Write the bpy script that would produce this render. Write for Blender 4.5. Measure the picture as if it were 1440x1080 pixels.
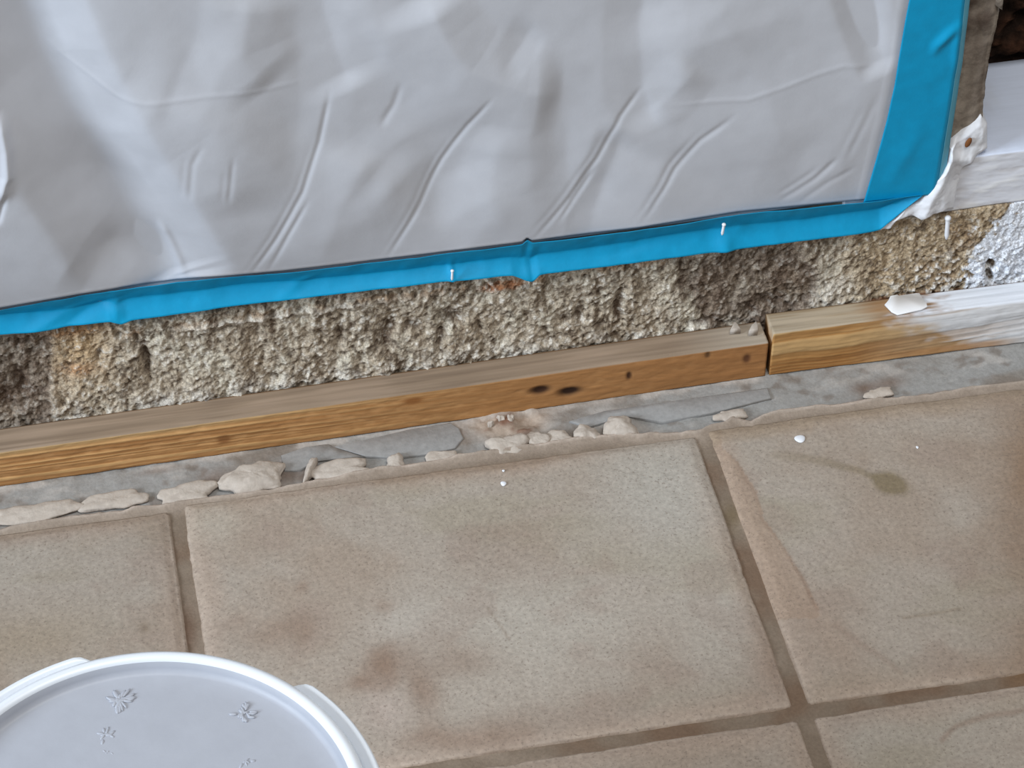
import bpy, bmesh, math, random
import numpy as np
from mathutils import Matrix, Vector, noise as mnoise

for o in list(bpy.data.objects):
    bpy.data.objects.remove(o, do_unlink=True)
scene = bpy.context.scene
C = scene.collection
random.seed(4)

# ------------------------------------------------------------------ camera
CAM_F = 3496.9                                   # focal length in pixels of a 1440 px wide frame
CAM_P = np.array([-0.0173185, -1.4935536, 1.5015606])
PITCH, YAW, ROLL = 0.7492304, 0.2020910, 0.0105868

def cam_axes(p, yw, r):
    f = np.array([math.sin(yw) * math.cos(p), math.cos(yw) * math.cos(p), -math.sin(p)])
    right = np.array([math.cos(yw), -math.sin(yw), 0.0])
    up = np.cross(right, f)
    c, s = math.cos(r), math.sin(r)
    return np.array([c * right + s * up, -s * right + c * up, f])

RC = cam_axes(PITCH, YAW, ROLL)
cam = bpy.data.cameras.new('camera')
cam.sensor_fit = 'HORIZONTAL'
cam.sensor_width = 36.0
cam.lens = 36.0 * CAM_F / 1440.0
cam.clip_start = 0.05
cam_o = bpy.data.objects.new('camera', cam)
C.objects.link(cam_o)
M4 = Matrix.Identity(4)
for i in range(3):
    M4[i][0], M4[i][1], M4[i][2], M4[i][3] = RC[0][i], RC[1][i], -RC[2][i], CAM_P[i]
cam_o.matrix_world = M4
scene.camera = cam_o

# ------------------------------------------------------------------ light and exposure
scene.view_settings.view_transform = 'Standard'
scene.view_settings.look = 'None'
scene.view_settings.gamma = 1.0
scene.view_settings.use_curve_mapping = False
scene.view_settings.exposure = 0.0

world = bpy.data.worlds.new('world')
scene.world = world
world.use_nodes = True
bg = world.node_tree.nodes['Background']
bg.inputs[0].default_value = (0.97, 0.97, 0.97, 1)
bg.inputs[1].default_value = 0.22

def area(name, loc, target, size, power, color):
    l = bpy.data.lights.new(name, 'AREA')
    l.shape = 'RECTANGLE'
    l.size, l.size_y = size
    l.energy = power
    l.color = color
    o = bpy.data.objects.new(name, l)
    C.objects.link(o)
    o.location = loc
    o.rotation_euler = (Vector(target) - Vector(loc)).to_track_quat('-Z', 'Y').to_euler()
    return o

# daylight of a large window up to the left, added overhead fill for the floor
area('window_light', (-4.1, -1.75, 2.1), (0.25, 0.0, 0.1), (1.6, 1.7), 268, (0.80, 0.90, 1.0))
area('fill_light', (0.5, -1.0, 2.7), (0.4, 0.0, 0.1), (1.4, 1.4), 44, (1.0, 0.98, 0.94))

# ------------------------------------------------------------------ helpers
def ray(px, py):
    return np.array([(px - 720) / CAM_F, -(py - 540) / CAM_F, 1.0]) @ RC

def at_z(px, py, z):                             # an image pixel's place on a level plane, cast through the camera
    d = ray(px, py)
    return CAM_P + d * ((z - CAM_P[2]) / d[2])

WA, WB = 0.083 + 0.0205 * 0.145, 0.0205          # wall line y = WA + WB * x
def yw(x):
    return WA + WB * x

def at_w(px, py, out=0.0):                       # an image pixel's place on the wall plane (moved out by `out`)
    d = ray(px, py)
    t = (WA - out + WB * CAM_P[0] - CAM_P[1]) / (d[1] - WB * d[0])
    return CAM_P + d * t

def to_pixels(P):                                      # image pixel coordinates of world points, projected through the camera
    q = (P - CAM_P) @ RC.T
    return 720 + CAM_F * q[..., 0] / q[..., 2], 540 - CAM_F * q[..., 1] / q[..., 2]

def srgb(r, g=None, b=None):
    if g is None:
        r, g, b = r
    c = np.array([r, g, b], float) / 255.0
    return np.where(c <= 0.04045, c / 12.92, ((c + 0.055) / 1.055) ** 2.4)

def _h(ix, iy, seed):
    n = (ix.astype(np.int64) * 374761393 + iy.astype(np.int64) * 668265263 + seed * 974711) & 0xffffffff
    n = ((n ^ (n >> 13)) * 1274126177) & 0xffffffff
    n = n ^ (n >> 16)
    return (n & 0xffff) / 65535.0

def vn(x, y, seed=0):                            # value noise, -1..1
    ix, iy = np.floor(x), np.floor(y)
    fx, fy = x - ix, y - iy
    fx = fx * fx * fx * (fx * (fx * 6 - 15) + 10)
    fy = fy * fy * fy * (fy * (fy * 6 - 15) + 10)
    a, b = _h(ix, iy, seed), _h(ix + 1, iy, seed)
    c, d = _h(ix, iy + 1, seed), _h(ix + 1, iy + 1, seed)
    return ((a * (1 - fx) + b * fx) * (1 - fy) + (c * (1 - fx) + d * fx) * fy) * 2 - 1

def fbm(x, y, scale, octv=4, seed=0, gain=0.5):  # scale = size of the largest feature in metres
    s, a, t = 0.0, 1.0, 0.0
    for k in range(octv):
        f = 2.0 ** k / scale
        ca, sa = math.cos(0.6 * k + seed), math.sin(0.6 * k + seed)
        s = s + a * vn((x * ca - y * sa) * f + 17.3 * k, (x * sa + y * ca) * f - 9.1 * k, seed + k)
        t += a
        a *= gain
    return s / t * 1.6

def sm(a, b, x):
    t = np.clip((x - a) / (b - a), 0, 1)
    return t * t * (3 - 2 * t)

def poly_d(px, py, pts):                         # distance to a polyline, signed side, position along it 0..1
    pts = np.array(pts, float)
    best = np.full(np.shape(px), 1e9)
    side = np.zeros(np.shape(px))
    along = np.zeros(np.shape(px))
    L = np.hypot(*(pts[1:] - pts[:-1]).T)
    cum = np.concatenate([[0], np.cumsum(L)])
    for i in range(len(pts) - 1):
        a, b = pts[i], pts[i + 1]
        d = b - a
        t = np.clip(((px - a[0]) * d[0] + (py - a[1]) * d[1]) / (d @ d), 0, 1)
        qx, qy = px - a[0] - t * d[0], py - a[1] - t * d[1]
        r = np.hypot(qx, qy)
        m = r < best
        best = np.where(m, r, best)
        side = np.where(m, np.sign(d[0] * qy - d[1] * qx), side)
        along = np.where(m, (cum[i] + t * L[i]) / cum[-1], along)
    return best, side, along

def in_poly(px, py, pts):
    inside = np.zeros(np.shape(px), bool)
    n = len(pts)
    for i in range(n):
        x1, y1 = pts[i]
        x2, y2 = pts[(i + 1) % n]
        if y1 == y2:
            continue
        c = ((y1 > py) != (y2 > py)) & (px < (x2 - x1) * (py - y1) / (y2 - y1) + x1)
        inside ^= c
    return inside

def mix(a, b, m):
    return a * (1 - m[..., None]) + np.asarray(b) * m[..., None]

def blob(px, py, cx, cy, rx, ry, ang=0):
    c, s = math.cos(math.radians(ang)), math.sin(math.radians(ang))
    u = ((px - cx) * c + (py - cy) * s) / rx
    v = (-(px - cx) * s + (py - cy) * c) / ry
    return np.exp(-(u * u + v * v))

# ------------------------------------------------------------------ materials
def mat(name, color=None, rough=0.7, spec=0.3, fine=0.0, fine_scale=300, bump=0.0, bump_scale=400, bump_dist=0.001,
        speck=None, stretch=None, coat=0.0):
    m = bpy.data.materials.new(name)
    m.use_nodes = True
    nt = m.node_tree
    b = nt.nodes['Principled BSDF']
    b.inputs['Roughness'].default_value = rough
    b.inputs['Specular IOR Level'].default_value = spec
    b.inputs['Coat Weight'].default_value = coat
    if color is None:
        src = nt.nodes.new('ShaderNodeAttribute')
        src.attribute_name = 'Col'
        out = src.outputs['Color']
    else:
        src = nt.nodes.new('ShaderNodeRGB')
        src.outputs[0].default_value = (*srgb(color), 1)
        out = src.outputs[0]
    tc = nt.nodes.new('ShaderNodeTexCoord')
    vec = tc.outputs['Object']
    if stretch:
        mp = nt.nodes.new('ShaderNodeMapping')
        mp.inputs['Scale'].default_value = stretch
        nt.links.new(vec, mp.inputs[0])
        vec = mp.outputs[0]
    def noise(scale, detail=4, rough_=0.6):
        n = nt.nodes.new('ShaderNodeTexNoise')
        n.inputs['Scale'].default_value = scale
        n.inputs['Detail'].default_value = detail
        n.inputs['Roughness'].default_value = rough_
        nt.links.new(vec, n.inputs['Vector'])
        return n
    if fine > 0:
        n = noise(fine_scale)
        mr = nt.nodes.new('ShaderNodeMapRange')
        mr.inputs[1].default_value, mr.inputs[2].default_value = 0.3, 0.7
        mr.inputs[3].default_value, mr.inputs[4].default_value = 1 - fine, 1 + fine
        nt.links.new(n.outputs[0], mr.inputs[0])
        mx = nt.nodes.new('ShaderNodeMix')
        mx.data_type = 'RGBA'
        mx.blend_type = 'MULTIPLY'
        mx.inputs[0].default_value = 1
        nt.links.new(out, mx.inputs[6])
        nt.links.new(mr.outputs[0], mx.inputs[7])
        out = mx.outputs[2]
    if speck:
        n = noise(speck[0], 2, 0.5)
        mr = nt.nodes.new('ShaderNodeMapRange')
        mr.inputs[1].default_value, mr.inputs[2].default_value = speck[1], speck[1] + 0.06
        mr.inputs[3].default_value, mr.inputs[4].default_value = 0, speck[2]
        nt.links.new(n.outputs[0], mr.inputs[0])
        mx = nt.nodes.new('ShaderNodeMix')
        mx.data_type = 'RGBA'
        mx.inputs[7].default_value = (*srgb(speck[3]), 1)
        nt.links.new(mr.outputs[0], mx.inputs[0])
        nt.links.new(out, mx.inputs[6])
        out = mx.outputs[2]
    nt.links.new(out, b.inputs['Base Color'])
    if bump > 0:
        n = noise(bump_scale)
        bp = nt.nodes.new('ShaderNodeBump')
        bp.inputs['Strength'].default_value = bump
        bp.inputs['Distance'].default_value = bump_dist
        nt.links.new(n.outputs[0], bp.inputs['Height'])
        nt.links.new(bp.outputs[0], b.inputs['Normal'])
    return m

M = dict(
    tile=mat('tile', rough=0.6, spec=0.3, fine=0.16, fine_scale=260, bump=0.35, bump_scale=420, bump_dist=0.0006,
             speck=(430, 0.61, 0.5, (112, 98, 88))),
    grout=mat('grout', rough=0.9, spec=0.1, fine=0.12, fine_scale=420, bump=0.4, bump_scale=500, bump_dist=0.0008),
    slab=mat('slab', rough=0.8, spec=0.2, fine=0.12, fine_scale=350, bump=0.4, bump_scale=450, bump_dist=0.0008),
    plaster=mat('plaster', rough=0.95, spec=0.05, fine=0.45, fine_scale=620, bump=0.7, bump_scale=520, bump_dist=0.0012),
    wood=mat('wood', rough=0.75, spec=0.2, fine=0.13, fine_scale=120, bump=0.35, bump_scale=160, bump_dist=0.0007,
             stretch=(0.06, 1.6, 1.6)),
    sheet=mat('sheet', (190, 193, 201), rough=0.5, spec=0.3, fine=0.03, fine_scale=40, bump=0.12, bump_scale=300, bump_dist=0.0006),
    tape=mat('tape', (0, 144, 190), rough=0.55, spec=0.3, fine=0.05, fine_scale=90, bump=0.25, bump_scale=420, bump_dist=0.0005),
    tape_edge=mat('tape_edge', (88, 160, 184), rough=0.5, spec=0.35),
    white=mat('white_paint', (226, 229, 236), rough=0.45, spec=0.4, fine=0.03, fine_scale=120, bump=0.2, bump_scale=160, bump_dist=0.001),
    flake=mat('flake_paint', (243, 245, 249), rough=0.4, spec=0.4),
    painted=mat('painted_board', rough=0.5, spec=0.35, fine=0.04, fine_scale=150, bump=0.3, bump_scale=200, bump_dist=0.0006, stretch=(0.12, 1, 1)),
    plastic=mat('bucket_plastic', (218, 224, 232), rough=0.32, spec=0.5),
    lid=mat('lid_plastic', (163, 167, 177), rough=0.5, spec=0.4, fine=0.03, fine_scale=60, bump=0.12, bump_scale=150, bump_dist=0.001),
    scuff=mat('scuff', (190, 193, 199), rough=0.5, spec=0.4),
    chunk=mat('mortar', (180, 170, 160), rough=0.9, spec=0.1, fine=0.1, fine_scale=250, bump=0.5, bump_scale=300),
    grey_mortar=mat('grey_mortar', (146, 145, 144), rough=0.85, spec=0.15, fine=0.12, fine_scale=160, bump=0.35, bump_scale=300),
    stud=mat('stud', rough=0.9, spec=0.1, fine=0.2, fine_scale=180, bump=0.6, bump_scale=200, bump_dist=0.0015),
    dark=mat('cavity', rough=0.95, spec=0.05, fine=0.5, fine_scale=90, bump=0.8, bump_scale=150, bump_dist=0.003),
    board=mat('wall_board', (150, 140, 128), rough=0.9, spec=0.1, fine=0.1, fine_scale=60),
    rust=mat('rust', (120, 78, 48), rough=0.8, spec=0.1),
)

# ------------------------------------------------------------------ mesh builders
def link(name, me, m, parent=None):
    o = bpy.data.objects.new(name, me)
    if m is not None and not me.materials:
        me.materials.append(m)
    C.objects.link(o)
    if parent is not None:
        o.parent = parent
    return o

def empty(name, loc):
    o = bpy.data.objects.new(name, None)
    o.empty_display_size = 0.02
    C.objects.link(o)
    o.location = loc
    return o

def tag(o, label=None, cat=None, group=None, kind=None):
    if label: o['label'] = label
    if cat: o['category'] = cat
    if group: o['group'] = group
    if kind: o['kind'] = kind
    return o

def grid(name, P, col, m, parent=None, smooth=True, flip=False, origin=None):
    """P: (nu, nv, 3) points -> one mesh of quads."""
    nu, nv = P.shape[:2]
    if origin is not None:
        P = P - np.array(origin)
    idx = np.arange(nu * nv).reshape(nu, nv)
    q = np.stack([idx[:-1, :-1], idx[1:, :-1], idx[1:, 1:], idx[:-1, 1:]], -1).reshape(-1, 4)
    if flip:
        q = q[:, ::-1]
    me = bpy.data.meshes.new(name)
    me.vertices.add(nu * nv)
    me.vertices.foreach_set('co', np.ascontiguousarray(P.reshape(-1), dtype=np.float32))
    n = len(q)
    me.loops.add(n * 4)
    me.loops.foreach_set('vertex_index', np.ascontiguousarray(q.reshape(-1), dtype=np.int32))
    me.polygons.add(n)
    me.polygons.foreach_set('loop_start', np.arange(0, n * 4, 4, dtype=np.int32))
    me.polygons.foreach_set('loop_total', np.full(n, 4, dtype=np.int32))
    if smooth:
        me.polygons.foreach_set('use_smooth', np.ones(n, dtype=bool))
    me.update(calc_edges=True)
    if col is not None:
        a = me.attributes.new('Col', 'FLOAT_COLOR', 'POINT')
        c = np.ones((nu * nv, 4), np.float32)
        c[:, :3] = np.clip(col, 0.002, 1).reshape(-1, 3)
        a.data.foreach_set('color', c.reshape(-1))
    me.validate()
    o = link(name, me, m, parent)
    if origin is not None:
        o.location = origin
    return o

def from_bm(name, bm, m, parent=None, smooth=True, origin=None):
    bmesh.ops.recalc_face_normals(bm, faces=bm.faces[:])
    if origin is not None:
        bmesh.ops.translate(bm, verts=bm.verts[:], vec=-Vector(origin))
    for f in bm.faces:
        f.smooth = smooth
    me = bpy.data.meshes.new(name)
    bm.to_mesh(me)
    bm.free()
    o = link(name, me, m, parent)
    if origin is not None:
        o.location = origin
    return o

def solid(o, t, offset=1.0):
    md = o.modifiers.new('thickness', 'SOLIDIFY')
    md.thickness = t
    md.offset = offset
    return o

def prism(name, front, back, m, parent=None, bev=0.0008, origin=None, smooth=False, jitter=0.0):
    """closed solid between two outlines of the same length"""
    bm = bmesh.new()
    a = [bm.verts.new(p) for p in front]
    b = [bm.verts.new(p) for p in back]
    bm.faces.new(a)
    bm.faces.new(b[::-1])
    n = len(a)
    for i in range(n):
        bm.faces.new((a[i], b[i], b[(i + 1) % n], a[(i + 1) % n]))
    if bev > 0:
        es = [e for e in bm.edges if e.verts[0] in a and e.verts[1] in a]
        bmesh.ops.bevel(bm, geom=es, offset=bev, segments=2, affect='EDGES', profile=0.6)
    big = [f for f in bm.faces if len(f.verts) > 4]
    bmesh.ops.triangulate(bm, faces=big)
    return from_bm(name, bm, m, parent, smooth, origin)

def lathe(name, prof, m, parent=None, a0=0.0, a1=360.0, seg=96, cap=False):
    full = abs(a1 - a0 - 360) < 1e-6
    n = seg if full else seg + 1
    bm = bmesh.new()
    rings = []
    for i in range(n):
        a = math.radians(a0 + (a1 - a0) * i / seg)
        rings.append([bm.verts.new((r * math.cos(a), r * math.sin(a), z)) for r, z in prof])
    for i in range(seg):
        r0, r1 = rings[i], rings[(i + 1) % n]
        for k in range(len(prof) - 1):
            bm.faces.new((r0[k], r1[k], r1[k + 1], r0[k + 1]))
        if cap:
            bm.faces.new((r0[-1], r1[-1], r1[0], r0[0]))
    if cap and not full:
        bm.faces.new(rings[0][::-1])
        bm.faces.new(rings[-1])
    bmesh.ops.remove_doubles(bm, verts=bm.verts[:], dist=1e-6)
    return from_bm(name, bm, m, parent)

def nonuni(a, b, fa, fb, step, coarse):          # dense between fa and fb, coarse outside
    l = np.arange(a, fa, coarse) if a < fa else np.array([])
    r = np.arange(fb + coarse, b + coarse, coarse) if b > fb else np.array([])
    return np.concatenate([l, np.arange(fa, fb + step * 0.5, step), r])

# ================================================================== FLOOR: grout bed, tiles, bare slab
TW, TD, G = 0.457, 0.32, 0.0112                   # tile pitch across, along, joint width
edge_px = [(-200, 775), (0, 740), (90, 722), (150, 716), (250, 700), (330, 690), (420, 676), (500, 660), (640, 636), (735, 622),
           (850, 606), (935, 604), (985, 600), (1010, 590), (1030, 582), (1057, 588), (1085, 576), (1105, 571), (1200, 560),
           (1300, 549), (1440, 530), (1700, 495)]
ep = np.array([at_z(x, y, 0.0) for x, y in edge_px])
def edge_y(x):
    return np.interp(x, ep[:, 0], ep[:, 1]) + 0.0012 * fbm(x, x * 0 + 3.1, 0.012, 3, 5)

gx = nonuni(-0.9, 1.5, -0.2, 0.85, 0.0022, 0.03)
gy = nonuni(-0.98, 0.035, -0.46, 0.035, 0.0022, 0.03)
gy = gy[gy < 0.036]
X, Y = np.meshgrid(gx, gy, indexing='ij')
E_ = edge_y(X)
de = E_ - Y                                       # >0 on the bed
Z = -0.0036 + 0.0005 * fbm(X, Y, 0.02, 3, 2)
Z += 0.0036 * np.exp(-((de - 0.0035) / 0.0028) ** 2) * (0.75 + 0.5 * vn(X * 60, Y * 0, 8))
Z = np.where(de < 0.001, -0.003 - 0.020 * sm(0.001, -0.004, de), Z)
PX, PY = to_pixels(np.stack([X, Y, Z * 0], -1))
n1 = fbm(X, Y, 0.05, 4, 11)
col = np.zeros(X.shape + (3,)) + srgb(130, 116, 102)
col = mix(col, srgb(120, 100, 84), sm(-0.2, 0.9, n1))
col = mix(col, srgb(150, 136, 122), sm(0.2, 1.0, -n1))
col = mix(col, srgb(153, 139, 126), sm(0.022, 0.006, de))
col = mix(col, srgb(205, 190, 178), sm(0.006, 0.002, de) * (0.65 + 0.35 * vn(X * 50, Y * 0, 3)))
col = mix(col, srgb(104, 78, 62), blob(PX, PY, 262, 885, 16, 40) * 0.7)
col = mix(col, srgb(120, 92, 66), blob(PX, PY, 1440, 950, 30, 20) * 0.6)
col = mix(col, srgb(108, 92, 66), blob(PX, PY, 1030, 722, 16, 20) * 0.7)
floor = grid('floor', np.stack([X, Y, Z], -1), col * 0.92, M['grout'])
tag(floor, 'beige ceramic tile floor with brown grout joints', kind='structure')

def tile_mesh(ci, ri):
    x0, x1 = ci * TW + G / 2, (ci + 1) * TW - G / 2
    y1, y0 = -ri * TD - G / 2, -(ri + 1) * TD + G / 2
    if ri == 0:
        y1 = [-0.012, -0.0105, -0.0045, 0.001, 0.002][min(max(ci + 2, 0), 4)]
    near = (ci, ri) in ((-1, 0), (0, 0), (1, 0), (0, 1), (1, 1))
    st = 0.0017 if near else 0.012
    pad = 0.004
    x = np.linspace(x0 - pad, x1 + pad, int((x1 - x0) / st))
    y = np.linspace(y0 - pad, y1 + pad, int((y1 - y0) / st))
    X, Y = np.meshgrid(x, y, indexing='ij')
    cx, cy, hx, hy, r = (x0 + x1) / 2, (y0 + y1) / 2, (x1 - x0) / 2, (y1 - y0) / 2, 0.004
    qx, qy = np.abs(X - cx) - hx + r, np.abs(Y - cy) - hy + r
    sd = np.hypot(np.maximum(qx, 0), np.maximum(qy, 0)) + np.minimum(np.maximum(qx, qy), 0) - r
    sd += 0.0007 * fbm(X, Y, 0.04, 3, 21 + ci) + 0.0003 * fbm(X, Y, 0.008, 2, 5)
    d = np.maximum(-sd, 0)
    Z = -0.0022 * (1 - sm(0, 0.011, d)) + 0.0006 * fbm(X, Y, 0.06, 4, 31 + ci * 3 + ri) + 0.00025 * fbm(X, Y, 0.012, 2, 3)
    Z = Z - 0.009 * sm(0.0, 0.0028, sd + 0.0012)
    PX, PY = to_pixels(np.stack([X, Y, X * 0], -1))
    s = 40 + ci * 7 + ri * 13
    a = fbm(X, Y, 0.16, 5, s)
    b = fbm(X + 0.03 * a, Y, 0.05, 5, s + 1)
    c = fbm(X * 0.5, Y * 1.4, 0.09, 4, s + 2)
    col = np.zeros(X.shape + (3,)) + srgb(170, 162, 153)
    col = mix(col, srgb(176, 171, 163), sm(-0.2, 0.9, a) * 0.9)
    col = mix(col, srgb(162, 148, 135), sm(0.05, 1.0, -a + 0.35 * b) * 0.7)
    col = mix(col, srgb(160, 153, 138), sm(0.25, 0.9, c) * 0.55)
    col = mix(col, srgb(156, 142, 133), sm(0.35, 0.75, b) * 0.35)
    # worn pinkish rim along the joints
    col = mix(col, srgb(172, 155, 142), sm(0.030, 0.004, d + 0.008 * b) * 0.6)
    col = mix(col, srgb(188, 176, 165), sm(0.006, 0.002, d) * sm(0.0005, 0.002, d) * (0.4 + 0.35 * b))
    col = mix(col, srgb(146, 129, 114), sm(0.0022, 0.0, d) * 0.6)
    w = 10 * b
    if (ci, ri) == (-1, 0):
        col = mix(col, srgb(150, 138, 124), blob(PX, PY, 215, 745, 30, 30) * 0.6)
        col = mix(col, srgb(138, 124, 110), blob(PX, PY + w, 203, 888, 7, 9) * 0.8)
        col = mix(col, srgb(158, 145, 126), blob(PX, PY, 40, 900, 130, 40, -8) * 0.6)
        col = mix(col, srgb(156, 140, 124), blob(PX, PY, 60, 740, 220, 14, -8) * 0.5)
    if (ci, ri) == (0, 0):
        rim = np.abs(poly_d(PX, PY, [(270, 705), (500, 672), (935, 612)])[0])
        col = mix(col, srgb(150, 131, 113), sm(22, 4, rim + w) * sm(380, 560, PX) * 0.55)
        col = mix(col, srgb(184, 178, 168), blob(PX + w, PY, 300, 735, 40, 30) * 0.7)
        col = mix(col, srgb(180, 178, 172), blob(PX, PY + w, 930, 680, 90, 90) * 0.8)
        col = mix(col, srgb(180, 175, 168), blob(PX + 2 * w, PY + w, 570, 880, 70, 45) * 0.8)
        for (bx, by, rx, ry, an, k) in ((535, 930, 34, 26, -20, .9), (505, 955, 22, 12, -10, .7), (590, 965, 22, 42, -20, .7),
                                        (640, 925, 60, 22, 0, .5), (690, 1030, 90, 24, -10, .55), (400, 890, 60, 22, -10, .5),
                                        (600, 1030, 45, 20, 0, .6), (425, 825, 10, 12, 0, .5), (540, 850, 16, 10, 0, .45),
                                        (435, 900, 16, 18, 20, .4), (1090, 930, 40, 70, 20, .45), (700, 780, 60, 40, 0, .3)):
            col = mix(col, srgb(140, 119, 104), blob(PX + w, PY + 1.2 * w, bx, by, rx, ry, an) * k)
        dd, _, al = poly_d(PX + 0.4 * w, PY, [(690, 855), (700, 875), (715, 900)])
        col = mix(col, srgb(140, 128, 116), sm(3, 0, dd) * 0.6)
        col = mix(col, srgb(178, 165, 158), blob(PX, PY, 540, 1000, 36, 30) * 0.6)
    if (ci, ri) == (1, 0):
        line = [(1015, 628), (1038, 650), (1064, 690), (1075, 730), (1100, 765), (1130, 815), (1152, 856)]
        dd, sd_, al = poly_d(PX + 0.5 * w, PY, line)
        lx = np.interp(PY, [p[1] for p in line], [p[0] for p in line])
        left = (PX < lx) & (PY < 870)
        col = mix(col, srgb(166, 147, 131), left * sm(8, 0, PX - lx) * 0.75)
        col = mix(col, srgb(134, 113, 98), sm(4.5, 0, dd) * sm(0, 0.15, al) * (0.35 + 0.5 * sm(.6, .95, al)))
        col = mix(col, srgb(160, 141, 126), blob(PX + w, PY, 1170, 900, 40, 90, -35) * 0.6)
        # dried olive drip with its tail
        st_ = np.maximum(blob(PX + 0.6 * w, PY + 0.6 * w, 1252, 680, 23, 15, 20) * 2.2, 0)
        dd, _, al = poly_d(PX + 0.4 * w, PY + 0.5 * w, [(1090, 640), (1140, 646), (1180, 656), (1215, 666), (1240, 674)])
        st_ = np.clip(st_, 0, 1) ** 2 + sm(11 - 5 * al, 2, dd) * (0.25 + 0.45 * al)
        col = mix(col, srgb(128, 116, 92), np.clip(st_, 0, 1) * 0.85)
        col = mix(col, srgb(146, 127, 110), sm(1330, 1470, PX + 3 * w) * 0.8)  # vague shadow at the right, painted brown into the tile
        col = mix(col, srgb(140, 114, 90), blob(PX, PY, 1445, 655, 34, 60) * 0.6)  # deeper part of that painted shadow
        col = mix(col, srgb(158, 143, 124), sm(26, 4, np.abs(poly_d(PX, PY, [(1000, 607), (1200, 574), (1440, 545)])[0] + w)) * 0.6)
        dd, _, al = poly_d(PX, PY + 0.5 * w, [(1270, 868), (1310, 864), (1350, 857)])
        col = mix(col, srgb(138, 124, 108), sm(4, 0, dd) * 0.5)
        dd, _, al = poly_d(PX + w, PY, [(1180, 880), (1215, 910), (1270, 945)])
        col = mix(col, srgb(146, 128, 116), sm(9, 0, dd) * 0.4)
    if (ci, ri) == (1, 1):
        dd, _, al = poly_d(PX, PY + 0.5 * w, [(1440, 998), (1390, 1006), (1345, 1020), (1325, 1040)])
        col = mix(col, srgb(146, 128, 116), sm(7, 0, dd) * 0.6)
    col = col * np.array([0.87, 0.835, 0.80]) * (0.93 if ci == -1 else 1.0)
    o = grid('tile', np.stack([X, Y, Z], -1), col, M['tile'], floor)
    return o

for ri in range(3):
    for ci in range(-2, 3):
        tile_mesh(ci, ri)

# bare slab between the tiles and the wall
gx = nonuni(-0.9, 1.5, -0.2, 0.85, 0.0016, 0.03)
gy = np.arange(-0.02, 0.13, 0.0016)
X, Y = np.meshgrid(gx, gy, indexing='ij')
n1, n2, n3 = fbm(X, Y * 1.5, 0.08, 5, 51), fbm(X, Y, 0.02, 4, 52), fbm(X, Y * 2, 0.03, 3, 53)
PX, PY = to_pixels(np.stack([X, Y, X * 0 - 0.009], -1))
Z = -0.0098 + 0.0012 * n1 + 0.0009 * n2
de = Y - edge_y(X)
Z -= 0.0016 * sm(0.008, 0.0, de)
rub = sm(0, 1, blob(PX, PY, 715, 590, 55, 26, -8) * 1.6)
Z += rub * 0.003 * (0.5 + n2)
col = np.zeros(X.shape + (3,)) + srgb(146, 145, 143)
n4 = fbm(X, Y, 0.012, 3, 54)
col = mix(col, srgb(112, 100, 90), sm(0.2, 0.9, n4 + 0.4 * n1) * 0.55)
col = mix(col, srgb(126, 118, 110), sm(0.0, 0.8, n1))
col = mix(col, srgb(172, 168, 164), sm(0.2, 0.9, n3) * 0.7)
col = mix(col, srgb(166, 148, 132), rub * 0.8)
col = mix(col, srgb(120, 90, 74), sm(0.2, 0.7, n2) * rub)
col = mix(col, srgb(112, 92, 80), sm(0.010, 0.0, de) * (0.35 + 0.5 * sm(-.2, .5, n3)))
for (bx, by, rx, ry, k) in ((400, 668, 40, 14, .7), (300, 672, 26, 14, .6), (1215, 545, 18, 9, .8), (1250, 537, 22, 9, .7), (60, 722, 40, 6, .6),
                            (220, 660, 25, 6, .5)):
    col = mix(col, srgb(110, 90, 76), blob(PX, PY, bx, by, rx, ry, -8) * k)
yb = 0.052 + 0.0205 * (X + 0.145)
col = mix(col, srgb(178, 172, 166), sm(0.010, 0.001, yb - Y) * sm(-.3, .4, n3) * 0.7)
slab = grid('floor_slab', np.stack([X, Y, Z], -1), col, M['slab'])
tag(slab, 'bare grey concrete slab strip between tiles and wooden strip', kind='structure')

# smooth grey mortar left on the slab
def patch(pts, t=0.0022):
    f = [at_z(x, y, -0.0072) for x, y in pts]
    b = [p + np.array([0, 0, -0.007]) for p in f]
    return prism('mortar_patch', f, b, M['grey_mortar'], slab, bev=0.0012, smooth=True)
patch([(468, 628), (520, 617), (580, 603), (634, 594), (646, 602), (652, 616), (640, 630), (600, 638), (560, 643), (515, 641), (490, 634)])
patch([(395, 640), (430, 628), (462, 624), (480, 634), (512, 642), (470, 645), (440, 648), (424, 660), (400, 662)])
patch([(800, 592), (850, 578), (960, 562), (1080, 545), (1085, 560), (1000, 580), (930, 594), (880, 584), (830, 600)])

# ================================================================== ROUGH LOWER WALL
ZT = 0.1285
gx = nonuni(-0.9, 1.5, -0.19, 0.83, 0.00105, 0.03)
gz = np.arange(-0.02, ZT + 0.0001, 0.00105)
X, ZZ = np.meshgrid(gx, gz, indexing='ij')
P = np.stack([X, yw(X), ZZ], -1)
PX, PY = to_pixels(P)
big = fbm(X, ZZ * 0.6, 0.045, 4, 61)
med = fbm(X * 1.3, ZZ * 0.9, 0.014, 4, 62)
fin = fbm(X, ZZ, 0.0045, 3, 63)
col_n = fbm(X * 1.5, ZZ * 0.7, 0.03, 5, 64)
grn = fbm(X, ZZ, 0.0052, 3, 67, 0.75)
fib = 1 - np.abs(fbm(X * 1.2, ZZ * 0.8, 0.009, 3, 68)) * 2.2
strk = fbm(X * 1.6, ZZ * 0.35, 0.022, 4, 66)      # downward runs
out = 0.0016 * big + 0.0014 * med + 0.0012 * fin + 0.0016 * np.minimum(strk, 0.3) + 0.0009 * grn + 0.0010 * np.maximum(fib, 0)
pit = np.zeros(X.shape)
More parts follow.
